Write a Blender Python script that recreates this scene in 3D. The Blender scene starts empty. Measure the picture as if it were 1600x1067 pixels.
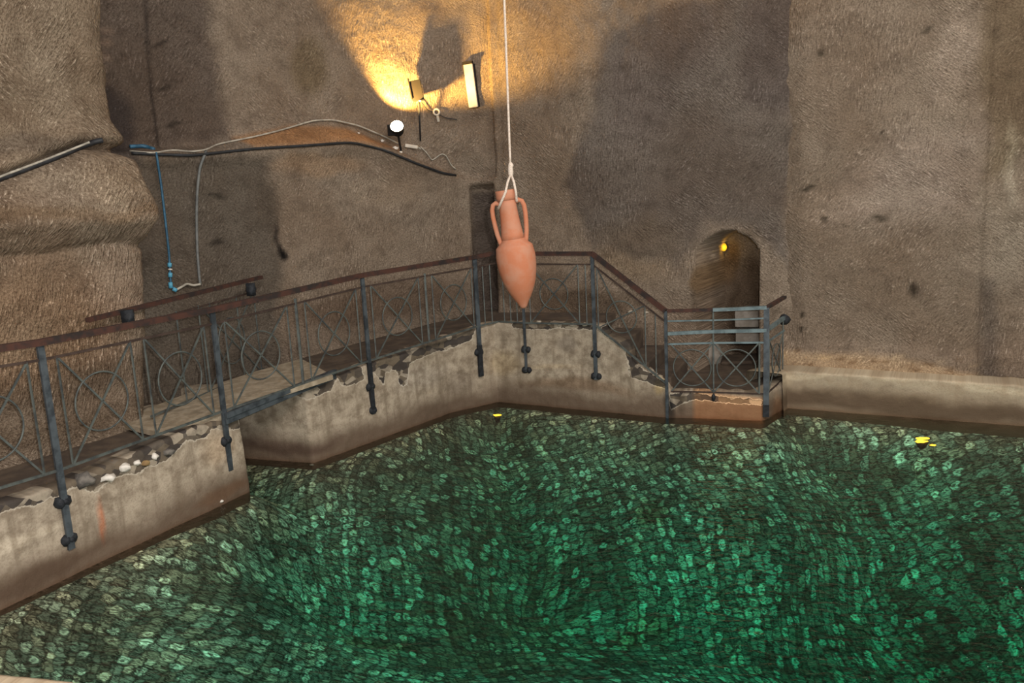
import bpy, bmesh, math, random
from mathutils import Vector, Matrix, noise
from mathutils.bvhtree import BVHTree
random.seed(7)
S = bpy.context.scene
COL = S.collection
R = math.radians

# ------------------------------------------------------------------ camera
F_PX, CX, CY = 1300.0, 800.0, 533.5
CAM = Vector((0, 0, 2.9))
PITCH, ROLL = R(10.5), R(-2.9)
fw = Vector((0, math.cos(PITCH), -math.sin(PITCH)))
r0 = Vector((1, 0, 0)); u0 = r0.cross(fw)
rt = math.cos(ROLL) * r0 + math.sin(ROLL) * u0
up = -math.sin(ROLL) * r0 + math.cos(ROLL) * u0
cd = bpy.data.cameras.new('camera'); co = bpy.data.objects.new('camera', cd); COL.objects.link(co)
cd.sensor_width = 36; cd.lens = 36 * F_PX / 1600; cd.clip_end = 100
co.matrix_world = Matrix(((rt.x, up.x, -fw.x, CAM.x), (rt.y, up.y, -fw.y, CAM.y), (rt.z, up.z, -fw.z, CAM.z), (0, 0, 0, 1)))
S.camera = co

# ------------------------------------------------------------------ world, lights, exposure
S.view_settings.view_transform = 'Standard'; S.view_settings.look = 'None'
S.view_settings.exposure = 0.0; S.view_settings.gamma = 1.0; S.view_settings.use_curve_mapping = False
w = bpy.data.worlds.new('world'); S.world = w; w.use_nodes = True
bg = w.node_tree.nodes['Background']; bg.inputs[0].default_value = (1.0, 0.95, 0.92, 1); bg.inputs[1].default_value = 0.30

def lamp(name, kind, loc, power, color, target=None, **kw):
    d = bpy.data.lights.new(name, kind); d.energy = power; d.color = color
    for k, v in kw.items(): setattr(d, k, v)
    o = bpy.data.objects.new(name, d); COL.objects.link(o); o.location = loc
    if target is not None:
        o.rotation_euler = (Vector(target) - Vector(loc)).to_track_quat('-Z', 'Y').to_euler()
    return o
# flash on the camera, a hand's width to the right of the lens
lamp('camera_flash', 'POINT', CAM + rt * 0.12 + up * 0.10, 900, (1.0, 0.96, 0.92), shadow_soft_size=0.015)
# unseen soft fills, added high above and behind the viewing gallery
lamp('gallery_fill', 'AREA', (1.5, -1.5, 7.5), 620, (1.0, 0.93, 0.86), (1.0, 11, 2.5), size=3.0)
lamp('high_fill', 'AREA', (6.0, 4.0, 8.5), 260, (1.0, 0.88, 0.76), (-1, 9, 1), size=2.0)

# ------------------------------------------------------------------ helpers: rays used to measure positions
def ray(px, py): return (fw + rt * ((px - CX) / F_PX) - up * ((py - CY) / F_PX))
def onz(px, py, z):
    d = ray(px, py); return CAM + d * ((z - CAM.z) / d.z)
def aty(px, py, y):
    d = ray(px, py); return CAM + d * (y / d.y)
def onseg(px, py, P, Q):
    """point of the vertical plane through P and Q (plan) seen at px,py -> (s along PQ in metres, z)"""
    d = ray(px, py); P = Vector(P[:2]); Q = Vector(Q[:2]); t = Q - P; n = Vector((-t.y, t.x))
    k = n.dot(P - CAM.xy) / n.dot(d.xy); X = CAM + d * k
    return (X.xy - P).dot(t) / t.length, X.z
def lerp(a, b, t): return a + (b - a) * t
def sm(a, b, x):
    if a == b: return float(x > a)
    t = max(0, min(1, (x - a) / (b - a))); return t * t * (3 - 2 * t)
def interp(tab, x):
    if x <= tab[0][0]: return tab[0][1]
    for (a, va), (b, vb) in zip(tab, tab[1:]):
        if x <= b: return lerp(va, vb, (x - a) / max(1e-9, b - a))
    return tab[-1][1]

# ------------------------------------------------------------------ helpers: nodes
def new_mat(name):
    m = bpy.data.materials.new(name); m.use_nodes = True
    nt = m.node_tree; b = nt.nodes['Principled BSDF']
    return m, nt, b
class N:
    def __init__(s, nt): s.nt = nt
    def add(s, t, **kw):
        n = s.nt.nodes.new(t)
        for k, v in kw.items():
            if k.startswith('i_'):
                k = k[2:]; k = int(k) if k.isdigit() else k.replace('_', ' ')
                if hasattr(v, 'is_output') or isinstance(v, bpy.types.NodeSocket): s.nt.links.new(v, n.inputs[k])
                else: n.inputs[k].default_value = v
            else: setattr(n, k, v)
        return n
    def link(s, a, b): s.nt.links.new(a, b)
    def math(s, op, a, b=0.0, clamp=False):
        n = s.nt.nodes.new('ShaderNodeMath'); n.operation = op; n.use_clamp = clamp
        for i, v in enumerate((a, b)):
            if isinstance(v, bpy.types.NodeSocket): s.nt.links.new(v, n.inputs[i])
            else: n.inputs[i].default_value = v
        return n.outputs[0]
    def mix(s, f, a, b, blend='MIX'):
        n = s.nt.nodes.new('ShaderNodeMix'); n.data_type = 'RGBA'; n.blend_type = blend
        for i, v in ((0, f), (6, a), (7, b)):
            if isinstance(v, bpy.types.NodeSocket): s.nt.links.new(v, n.inputs[i])
            else: n.inputs[i].default_value = v
        return n.outputs[2]
    def noise(s, vec, scale, detail=4, rough=0.55, dist=0.0):
        n = s.add('ShaderNodeTexNoise'); n.inputs['Scale'].default_value = scale; n.inputs['Detail'].default_value = detail
        n.inputs['Roughness'].default_value = rough; n.inputs['Distortion'].default_value = dist
        if vec is not None: s.link(vec, n.inputs['Vector'])
        return n.outputs['Fac']
    def ramp(s, f, a, b, va=0.0, vb=1.0):
        n = s.add('ShaderNodeMapRange'); n.interpolation_type = 'SMOOTHSTEP'
        s.link(f, n.inputs[0])
        for i, v in enumerate((a, b, va, vb)): n.inputs[i + 1].default_value = v
        return n.outputs[0]
    def mapping(s, vec, rot=(0, 0, 0), scale=(1, 1, 1), loc=(0, 0, 0)):
        n = s.add('ShaderNodeMapping'); s.link(vec, n.inputs[0])
        n.inputs['Rotation'].default_value = rot; n.inputs['Scale'].default_value = scale; n.inputs['Location'].default_value = loc
        return n.outputs[0]
def c(r, g, b): 
    f = lambda x: ((x / 255 + 0.055) / 1.055) ** 2.4 if x > 10 else x / 255 / 12.92
    return (f(r), f(g), f(b), 1)

def rock_material(name, base, pale, dark, bump=1.0, stroke=1.0):
    m, nt, b = new_mat(name); n = N(nt)
    uv = n.add('ShaderNodeUVMap').outputs[0]
    tint = n.add('ShaderNodeVertexColor', layer_name='tint').outputs[0]
    big = n.noise(uv, 0.9, 3)
    mid = n.noise(uv, 4.5, 5, 0.6)
    fine = n.noise(uv, 46, 4, 0.75)
    # pick strokes : short, leaning one way or the other
    wob = n.add('ShaderNodeTexNoise'); n.link(uv, wob.inputs['Vector']); wob.inputs['Scale'].default_value = 1.3; wob.inputs['Detail'].default_value = 1
    wv = n.add('ShaderNodeVectorMath', operation='SCALE'); n.link(wob.outputs['Color'], wv.inputs[0]); wv.inputs['Scale'].default_value = 0.16
    uv2 = n.add('ShaderNodeVectorMath', operation='ADD'); n.link(uv, uv2.inputs[0]); n.link(wv.outputs[0], uv2.inputs[1]); uv2 = uv2.outputs[0]
    s1 = n.noise(n.mapping(n.mapping(uv2, rot=(0, 0, R(-52))), scale=(14, 46, 1)), 1.0, 3, 0.65)
    s2 = n.noise(n.mapping(n.mapping(uv2, rot=(0, 0, R(38))), scale=(15, 52, 1)), 1.0, 3, 0.65)
    s3 = n.noise(n.mapping(n.mapping(uv2, rot=(0, 0, R(-82))), scale=(12, 44, 1)), 1.0, 3, 0.65)
    msk = n.ramp(n.noise(uv, 0.8, 2), 0.42, 0.58)
    msk2 = n.ramp(n.noise(n.mapping(uv, loc=(7, 3, 0)), 0.7, 2), 0.5, 0.6)
    def mixf(f, a, bb):
        q = n.add('ShaderNodeMix'); n.link(f, q.inputs[0]); n.link(a, q.inputs[2]); n.link(bb, q.inputs[3]); return q.outputs[0]
    st = mixf(msk2, mixf(msk, s1, s2), s3)
    ridge = n.ramp(st, 0.55, 0.66)
    col = n.mix(n.ramp(big, 0.3, 0.7), base, pale)
    col = n.mix(n.ramp(mid, 0.42, 0.78, 0, 0.6), col, dark)
    col = n.mix(n.math('MULTIPLY', n.math('MULTIPLY', ridge, 0.60 * stroke, True), n.ramp(n.noise(uv, 2.2, 3), 0.30, 0.62, 0.15, 1.0)), col, (pale[0] * 1.9, pale[1] * 1.92, pale[2] * 2.0, 1))
    col = n.mix(n.ramp(st, 0.46, 0.32, 0, 0.65), col, (dark[0] * .7, dark[1] * .7, dark[2] * .7, 1))
    col = n.mix(n.ramp(fine, 0.38, 0.66, 0.0, 0.7), col, dark)
    col = n.mix(1.0, col, tint, 'MULTIPLY')
    n.link(col, b.inputs['Base Color']); b.inputs['Roughness'].default_value = 0.9
    b.inputs['Specular IOR Level'].default_value = 0.2
    h = n.math('ADD', n.math('MULTIPLY', st, 1.0 * stroke), n.math('ADD', n.math('MULTIPLY', mid, 0.9), n.math('MULTIPLY', fine, 0.28)))
    bp = n.add('ShaderNodeBump'); bp.inputs['Strength'].default_value = 0.8; bp.inputs['Distance'].default_value = 0.035 * bump
    n.link(h, bp.inputs['Height']); n.link(bp.outputs[0], b.inputs['Normal'])
    return m

def concrete_material(name, pale, mid_c, low_c, zlow=0.30):
    """old render: pale above, browner where the water has stood, worn grey patches along the top"""
    m, nt, b = new_mat(name); n = N(nt)
    uv = n.add('ShaderNodeUVMap').outputs[0]
    tint = n.add('ShaderNodeVertexColor', layer_name='tint').outputs[0]
    sx = n.add('ShaderNodeSeparateXYZ'); n.link(uv, sx.inputs[0]); z = sx.outputs[1]
    big = n.noise(uv, 1.8, 5, 0.6); mid = n.noise(uv, 7, 5, 0.65); fine = n.noise(uv, 55, 3, 0.7)
    drip = n.noise(n.mapping(uv, scale=(9, 1.1, 1)), 1.0, 4, 0.6)
    zz = n.math('ADD', n.math('ADD', z, n.math('MULTIPLY', n.math('SUBTRACT', big, 0.5), 0.5)), n.math('MULTIPLY', n.math('SUBTRACT', mid, 0.5), 0.35))
    col = n.mix(n.ramp(mid, 0.35, 0.7), pale, mid_c)
    col = n.mix(n.ramp(drip, 0.48, 0.7, 0, 0.75), col, mid_c)
    low = n.ramp(zz, zlow + 0.06, zlow - 0.2)
    col = n.mix(n.math('MULTIPLY', low, 0.9), col, low_c)
    wet = n.ramp(z, 0.06, -0.02)
    col = n.mix(n.math('MULTIPLY', wet, 0.7), col, (low_c[0] * .8, low_c[1] * .6, low_c[2] * .45, 1))
    col = n.mix(n.ramp(fine, 0.45, 0.8, 0, 0.45), col, low_c)
    # broken patches where the render has fallen off: rubble core, pale broken lip
    wa = n.add('ShaderNodeVertexColor', layer_name='tint').outputs[1]
    wn = n.math('ADD', wa, n.math('MULTIPLY', n.math('SUBTRACT', n.noise(uv, 9, 5, 0.65), 0.5), 1.1))
    wm = n.ramp(wn, 0.46, 0.54)
    lip = n.math('MULTIPLY', n.ramp(wn, 0.34, 0.44), n.ramp(wn, 0.52, 0.46))
    vr = n.add('ShaderNodeTexVoronoi'); n.link(n.mapping(uv, scale=(1, 1.5, 1)), vr.inputs['Vector']); vr.inputs['Scale'].default_value = 9
    vs_ = n.add('ShaderNodeSeparateColor'); n.link(vr.outputs['Color'], vs_.inputs[0])
    core = n.mix(n.ramp(vs_.outputs[0], 0.2, 0.8), c(72, 66, 62), c(116, 104, 88))
    core = n.mix(n.ramp(vs_.outputs[1], 0.72, 0.80), core, c(168, 156, 138))
    core = n.mix(n.ramp(mid, 0.4, 0.7, 0, .6), core, c(62, 54, 47))
    col = n.mix(n.math('MULTIPLY', lip, 0.75), col, c(206, 196, 178))
    col = n.mix(wm, col, core)
    col = n.mix(1.0, col, tint, 'MULTIPLY')
    n.link(col, b.inputs['Base Color']); b.inputs['Roughness'].default_value = 0.85
    b.inputs['Specular IOR Level'].default_value = 0.3
    h = n.math('ADD', n.math('ADD', n.math('MULTIPLY', mid, 1.0), n.math('MULTIPLY', fine, 0.25)), n.math('MULTIPLY', wm, -0.9))
    bp = n.add('ShaderNodeBump'); bp.inputs['Strength'].default_value = 0.6; bp.inputs['Distance'].default_value = 0.02
    n.link(h, bp.inputs['Height']); n.link(bp.outputs[0], b.inputs['Normal'])
    return m

def simple(name, col, rough=0.6, metal=0.0, var=None, vscale=12.0, bump=0.0, emit=None, estr=0.0):
    m, nt, b = new_mat(name); n = N(nt)
    b.inputs['Roughness'].default_value = rough; b.inputs['Metallic'].default_value = metal
    geo = n.add('ShaderNodeTexCoord').outputs['Object']
    f = n.noise(geo, vscale, 4, 0.6)
    if var is not None: n.link(n.mix(n.ramp(f, 0.4, 0.65), col, var), b.inputs['Base Color'])
    else: b.inputs['Base Color'].default_value = col
    if bump:
        bp = n.add('ShaderNodeBump'); bp.inputs['Distance'].default_value = bump; n.link(f, bp.inputs['Height']); n.link(bp.outputs[0], b.inputs['Normal'])
    if emit: b.inputs['Emission Color'].default_value = emit; b.inputs['Emission Strength'].default_value = estr
    return m

M = {}
M['rock'] = rock_material('tuff rock', c(139, 121, 103), c(157, 142, 125), c(95, 81, 69))
M['rock_left'] = rock_material('pale tuff rock', c(142, 122, 102), c(166, 150, 131), c(92, 74, 59), 1.4, 1.55)
M['concrete'] = concrete_material('old render', c(186, 172, 152), c(136, 122, 104), c(100, 82, 67))
M['ledge'] = concrete_material('ledge render', c(186, 172, 148), c(165, 148, 124), c(122, 105, 86), 0.34)
M['floor'] = simple('worn walkway', c(78, 66, 56), 0.95, var=c(98, 84, 70), vscale=5, bump=0.01)
M['board'] = simple('pale boards', c(150, 136, 114), 0.9, var=c(178, 164, 142), vscale=9, bump=0.01)
M['stone'] = simple('rubble', c(150, 138, 120), 0.95, var=c(188, 178, 162), vscale=14, bump=0.02)
M['dark_stone'] = simple('dark rubble', c(92, 88, 84), 0.95, var=c(124, 118, 110), vscale=14, bump=0.02)
M['white_stone'] = simple('white rubble', c(215, 208, 196), 0.9, var=c(238, 232, 222), vscale=14, bump=0.01)
M['rust'] = simple('rusted handrail', c(76, 46, 36), 0.8, 0.0, var=c(42, 34, 32), vscale=7, bump=0.003)
M['rust_thin'] = simple('rusted bar', c(58, 44, 38), 0.8, 0.1, var=c(76, 60, 52), vscale=9)
M['iron'] = simple('grey iron', c(98, 104, 100), 0.6, 0.25, var=c(72, 76, 76), vscale=10, bump=0.002)
M['post'] = simple('blue grey iron', c(88, 96, 102), 0.55, 0.3, var=c(58, 64, 70), vscale=8, bump=0.002)
M['pipe'] = simple('blue grey paint', c(116, 134, 138), 0.5, 0.1, var=c(88, 104, 108), vscale=9)
M['tar'] = simple('black tarred iron', c(26, 29, 34), 0.7, 0.1, var=c(40, 44, 50), vscale=18, bump=0.01)
M['terracotta'] = simple('terracotta', c(178, 110, 78), 0.85, var=c(178, 124, 98), vscale=7, bump=0.004)
M['rope'] = simple('pale rope', c(214, 200, 186), 0.9, var=c(190, 172, 156), vscale=90, bump=0.003)
M['white'] = simple('white plastic', c(226, 216, 200), 0.5, var=c(206, 196, 180), vscale=6)
M['black'] = simple('black cable', c(30, 31, 34), 0.6, var=c(44, 46, 50))
M['grey_cable'] = simple('grey cable', c(186, 180, 166), 0.6, var=c(150, 144, 132))
M['hose'] = simple('blue hose', c(42, 86, 112), 0.5, var=c(60, 110, 140))
M['tape'] = simple('light blue fitting', c(90, 168, 200), 0.5)
M['conduit'] = simple('grey conduit', c(120, 122, 120), 0.6, var=c(98, 100, 100))
M['housing'] = simple('brown lamp housing', c(22, 14, 11), 0.9, 0.0, var=c(16, 11, 10))
M['glow'] = simple('lit lens', c(255, 240, 210), 0.4, emit=(1, 0.82, 0.58, 1), estr=28)
M['amber'] = simple('amber lens', c(230, 180, 30), 0.4, emit=(1, 0.62, 0.04, 1), estr=0.55)
M['amber_glint'] = simple('amber water glint', c(230, 180, 30), 0.4, emit=(1, 0.6, 0.04, 1), estr=2.6)
M['step'] = simple('pale step', c(150, 143, 134), 0.9, var=c(128, 120, 110), vscale=8, bump=0.01)
M['orange_block'] = simple('orange brick render', c(196, 142, 104), 0.9, var=c(170, 128, 96), vscale=7, bump=0.01)

def pool_floor_material():
    m, nt, b = new_mat('pool stones and ripple glints'); n = N(nt)
    pos = n.add('ShaderNodeTexCoord').outputs['Object']
    def warp(vec, scale, amt, det=2):
        q = n.add('ShaderNodeTexNoise'); q.inputs['Scale'].default_value = scale; q.inputs['Detail'].default_value = det; n.link(vec, q.inputs['Vector'])
        s = n.add('ShaderNodeVectorMath', operation='SUBTRACT'); n.link(q.outputs['Color'], s.inputs[0]); s.inputs[1].default_value = (.5, .5, .5)
        k = n.add('ShaderNodeVectorMath', operation='SCALE'); n.link(s.outputs[0], k.inputs[0]); k.inputs['Scale'].default_value = amt
        a = n.add('ShaderNodeVectorMath', operation='ADD'); n.link(vec, a.inputs[0]); n.link(k.outputs[0], a.inputs[1]); return a.outputs[0]
    v = warp(pos, 0.45, 1.1, 1)
    v = warp(v, 1.7, 0.16, 1)
    st_ = n.mapping(n.mapping(pos, rot=(0, 0, R(8))), scale=(0.6, 1.7, 1))
    q = n.add('ShaderNodeTexNoise'); q.inputs['Scale'].default_value = 15; q.inputs['Detail'].default_value = 2; n.link(st_, q.inputs['Vector'])
    k_ = n.add('ShaderNodeVectorMath', operation='SCALE'); n.link(q.outputs['Color'], k_.inputs[0]); k_.inputs['Scale'].default_value = 0.07
    a_ = n.add('ShaderNodeVectorMath', operation='ADD'); n.link(v, a_.inputs[0]); n.link(k_.outputs[0], a_.inputs[1])
    v = n.mapping(n.mapping(a_.outputs[0], rot=(0, 0, R(-8))), scale=(1.0, 0.8, 0.0))
    SC = 11.0
    vo = n.add('ShaderNodeTexVoronoi', voronoi_dimensions='2D', feature='F1'); n.link(v, vo.inputs['Vector'])
    ve = n.add('ShaderNodeTexVoronoi', voronoi_dimensions='2D', feature='DISTANCE_TO_EDGE'); n.link(v, ve.inputs['Vector'])
    for t in (vo, ve): t.inputs['Scale'].default_value = SC; t.inputs['Randomness'].default_value = 0.5
    rnd = n.add('ShaderNodeSeparateColor'); n.link(vo.outputs['Color'], rnd.inputs[0])
    edge = n.ramp(ve.outputs['Distance'], 0.0, 0.16, 0.35, 1.0)
    # deeper joints that run on between the rows of stones
    sx = n.add('ShaderNodeSeparateXYZ'); n.link(v, sx.inputs[0])
    fx = n.math('ABSOLUTE', n.math('SUBTRACT', n.math('FRACT', n.math('MULTIPLY', sx.outputs[0], SC / 2)), 0.5))
    seam = n.ramp(fx, 0.5, 0.42, 0.35, 1.0)
    d = vo.outputs['Distance']
    ring = n.math('MULTIPLY', n.ramp(d, 0.06, 0.24, 0.35, 1.0), n.ramp(d, 0.46, 0.28))  # bright water highlights, painted as rings on the stones
    fine = n.noise(n.mapping(n.mapping(warp(pos, 9, 0.08), rot=(0, 0, R(8))), scale=(0.5, 1.9, 1)), 24, 3, 0.65, 1.2)  # light broken by the ripples, painted into the bed as streaks
    mid = n.noise(pos, 0.8, 4)
    lum = n.math('MULTIPLY', edge, n.ramp(rnd.outputs[0], 0.1, 1.0, 0.18, 0.50))
    lum = n.math('ADD', lum, n.math('MULTIPLY', n.math('MULTIPLY', ring, n.ramp(rnd.outputs[1], 0.5, 1.0)), 0.95))
    lum = n.math('MULTIPLY', lum, seam)
    lum = n.math('MULTIPLY', lum, n.ramp(fine, 0.36, 0.64, 0.10, 1.7))
    lum = n.math('MULTIPLY', lum, n.ramp(mid, 0.38, 0.62, 0.55, 1.2))
    lum = n.math('ADD', n.math('MULTIPLY', lum, 1.45), 0.022)
    g = n.mix(n.ramp(rnd.outputs[2], 0.3, 0.9), (0.80, 0.88, 0.62, 1), (1.0, 0.88, 0.58, 1))
    cc = n.add('ShaderNodeCombineColor')
    for i in range(3): n.link(lum, cc.inputs[i])
    col = n.mix(1.0, g, cc.outputs[0], 'MULTIPLY')
    rusty = n.ramp(n.noise(n.mapping(pos, loc=(3.3, 1.2, 0)), 0.8, 2), 0.66, 0.74, 0, 0.5)
    col = n.mix(rusty, col, n.mix(1.0, col, (1.0, 0.5, 0.25, 1), 'MULTIPLY'))
    n.link(col, b.inputs['Base Color']); b.inputs['Roughness'].default_value = 1.0; b.inputs['Specular IOR Level'].default_value = 0
    return m
M['bed'] = pool_floor_material()

def water_material():
    m = bpy.data.materials.new('green water'); m.use_nodes = True; nt = m.node_tree; nt.nodes.clear(); n = N(nt)
    out = n.add('ShaderNodeOutputMaterial')
    pos = n.add('ShaderNodeTexCoord').outputs['Object']
    r1 = n.noise(n.mapping(n.mapping(pos, rot=(0, 0, R(12))), scale=(1.0, 2.0, 1)), 7, 3, 0.6, 0.6)
    r2 = n.noise(n.mapping(n.mapping(pos, rot=(0, 0, R(-24))), scale=(1.0, 1.6, 1)), 19, 2, 0.5, 0.4)
    h = n.math('ADD', r1, n.math('MULTIPLY', r2, 0.35))
    bp = n.add('ShaderNodeBump'); bp.inputs['Strength'].default_value = 1.0; bp.inputs['Distance'].default_value = 0.022; n.link(h, bp.inputs['Height'])
    fr = n.add('ShaderNodeFresnel'); fr.inputs['IOR'].default_value = 1.33; n.link(bp.outputs[0], fr.inputs['Normal'])
    gl = n.add('ShaderNodeBsdfGlossy'); gl.inputs['Roughness'].default_value = 0.04; n.link(bp.outputs[0], gl.inputs['Normal'])
    tr = n.add('ShaderNodeBsdfTransparent'); tr.inputs[0].default_value = (1, 1, 1, 1)
    mx = n.add('ShaderNodeMixShader'); n.link(n.math('MULTIPLY', fr.outputs[0], 0.85, True), mx.inputs[0]); n.link(tr.outputs[0], mx.inputs[1]); n.link(gl.outputs[0], mx.inputs[2])
    n.link(mx.outputs[0], out.inputs['Surface'])
    ab = n.add('ShaderNodeVolumeAbsorption'); ab.inputs['Color'].default_value = (0.34, 0.82, 0.76, 1); ab.inputs['Density'].default_value = 1.10
    n.link(ab.outputs[0], out.inputs['Volume'])
    return m
M['water'] = water_material()

# ------------------------------------------------------------------ helpers: meshes
def tag(o, label=None, cat=None, group=None, kind=None):
    if label: o['label'] = label
    if cat: o['category'] = cat
    if group: o['group'] = group
    if kind: o['kind'] = kind
    return o
def empty(name, loc, label, cat, group=None):
    o = bpy.data.objects.new(name, None); COL.objects.link(o); o.location = loc; o.empty_display_size = 0.1
    tag(o, label, cat, group); return o
def link_mesh(name, verts, faces, mat, parent=None, smooth=True, uvs=None, tints=None):
    me = bpy.data.meshes.new(name)
    off = Vector(parent.matrix_world.translation) if False else (Vector(WLOC.get(parent.name, (0, 0, 0))) if parent else Vector((0, 0, 0)))
    me.from_pydata([tuple(Vector(v) - off) for v in verts], [], faces); me.update()
    me.materials.append(mat)
    if smooth: me.polygons.foreach_set('use_smooth', [True] * len(me.polygons))
    if uvs:
        l = me.uv_layers.new(name='UVMap')
        for lp in me.loops: l.data[lp.index].uv = uvs[lp.vertex_index]
    if tints:
        a = me.color_attributes.new('tint', 'FLOAT_COLOR', 'POINT')
        for i, t in enumerate(tints): a.data[i].color = (t[0], t[1], t[2], t[3] if len(t) > 3 else 0.0)
    o = bpy.data.objects.new(name, me); COL.objects.link(o)
    if parent: o.parent = parent; WLOC[o.name] = tuple(off)
    return o
WLOC = {}
def thing(name, loc, label, cat, group=None):
    o = empty(name, loc, label, cat, group); WLOC[o.name] = tuple(loc); return o

class MB:
    def __init__(s): s.v = []; s.f = []
    def add(s, vs, fs):
        b = len(s.v); s.v += [Vector(v) for v in vs]; s.f += [tuple(i + b for i in f) for f in fs]; return s
    def tube(s, pts, r, sides=8, cap=True, flat=1.0):
        pts = [Vector(p) for p in pts]; n = len(pts); rr = r if isinstance(r, (list, tuple)) else [r] * n
        vs = []; ref = None
        for i, p in enumerate(pts):
            t = (pts[min(i + 1, n - 1)] - pts[max(i - 1, 0)]).normalized()
            if ref is None:
                ref = t.cross(Vector((0, 0, 1)))
                if ref.length < 0.1: ref = t.cross(Vector((0, 1, 0)))
            a = (ref - t * ref.dot(t)).normalized(); ref = a; bb = t.cross(a)
            for k in range(sides):
                an = 2 * math.pi * k / sides + math.pi / sides
                vs.append(p + a * math.cos(an) * rr[i] + bb * math.sin(an) * rr[i] * flat)
        fs = [(i * sides + k, i * sides + (k + 1) % sides, (i + 1) * sides + (k + 1) % sides, (i + 1) * sides + k) for i in range(n - 1) for k in range(sides)]
        if cap: fs += [tuple(range(sides))[::-1], tuple((n - 1) * sides + k for k in range(sides))]
        return s.add(vs, fs)
    def bar(s, a, b, wx, wy, xdir=None):
        """rectangular bar from a to b"""
        a = Vector(a); b = Vector(b); t = (b - a).normalized()
        x = Vector(xdir) if xdir is not None else t.cross(Vector((0, 0, 1)))
        x = (x - t * x.dot(t)).normalized(); y = t.cross(x)
        vs = [p + x * sx * wx / 2 + y * sy * wy / 2 for p in (a, b) for sx, sy in ((-1, -1), (1, -1), (1, 1), (-1, 1))]
        return s.add(vs, [(3, 2, 1, 0), (4, 5, 6, 7), (0, 1, 5, 4), (1, 2, 6, 5), (2, 3, 7, 6), (3, 0, 4, 7)])
    def lathe(s, prof, base, axis, xdir=None, seg=40):
        axis = Vector(axis).normalized(); x = Vector(xdir or (1, 0, 0)); x = (x - axis * x.dot(axis)).normalized(); y = axis.cross(x)
        vs = []
        for (rad, h) in prof:
            for k in range(seg):
                an = 2 * math.pi * k / seg; vs.append(Vector(base) + axis * h + (x * math.cos(an) + y * math.sin(an)) * rad)
        n = len(prof)
        fs = [(i * seg + k, i * seg + (k + 1) % seg, (i + 1) * seg + (k + 1) % seg, (i + 1) * seg + k) for i in range(n - 1) for k in range(seg)]
        fs += [tuple(range(seg))[::-1], tuple((n - 1) * seg + k for k in range(seg))]
        return s.add(vs, fs)
    def ring(s, cen, ex, ez, rad, r=0.008, seg=36):
        pts = [Vector(cen) + ex * rad * math.cos(2 * math.pi * k / seg) + ez * rad * math.sin(2 * math.pi * k / seg) for k in range(seg)]
        nrm = ex.cross(ez).normalized(); vs = []; sd = 6
        for p in pts:
            o = (p - Vector(cen)).normalized()
            for k in range(sd):
                an = 2 * math.pi * k / sd; vs.append(p + o * math.cos(an) * r + nrm * math.sin(an) * r)
        fs = [(i * sd + k, i * sd + (k + 1) % sd, ((i + 1) % seg) * sd + (k + 1) % sd, ((i + 1) % seg) * sd + k) for i in range(seg) for k in range(sd)]
        return s.add(vs, fs)
    def blob(s, cen, rx, ry, rz, seed=0, sub=2, rough=0.25):
        bm = bmesh.new(); bmesh.ops.create_icosphere(bm, subdivisions=sub, radius=1)
        vs = []
        for v in bm.verts:
            k = 1 + rough * noise.noise(v.co * 1.7 + Vector((seed * 3.1, seed, 0)))
            vs.append(Vector(cen) + Vector((v.co.x * rx, v.co.y * ry, v.co.z * rz)) * k)
        fs = [tuple(v.index for v in f.verts) for f in bm.faces]; bm.free()
        return s.add(vs, fs)
    def build(s, name, mat, parent=None, smooth=False):
        o = link_mesh(name, s.v, s.f, mat, parent, smooth)
        bm = bmesh.new(); bm.from_mesh(o.data); bmesh.ops.recalc_face_normals(bm, faces=bm.faces); bm.to_mesh(o.data); bm.free()
        return o

SURF_V = []; SURF_F = []
def reg(vs, fs):
    b = len(SURF_V); SURF_V.extend([Vector(v) for v in vs]); SURF_F.extend([tuple(i + b for i in f) for f in fs])
def fbm(p, k=1.0, seed=0.0):
    q = Vector((p[0] * k + seed, p[1] * k + seed * .7, p[2] * k - seed))
    return noise.noise(q) + 0.5 * noise.noise(q * 2.1) + 0.25 * noise.noise(q * 4.3)

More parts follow.
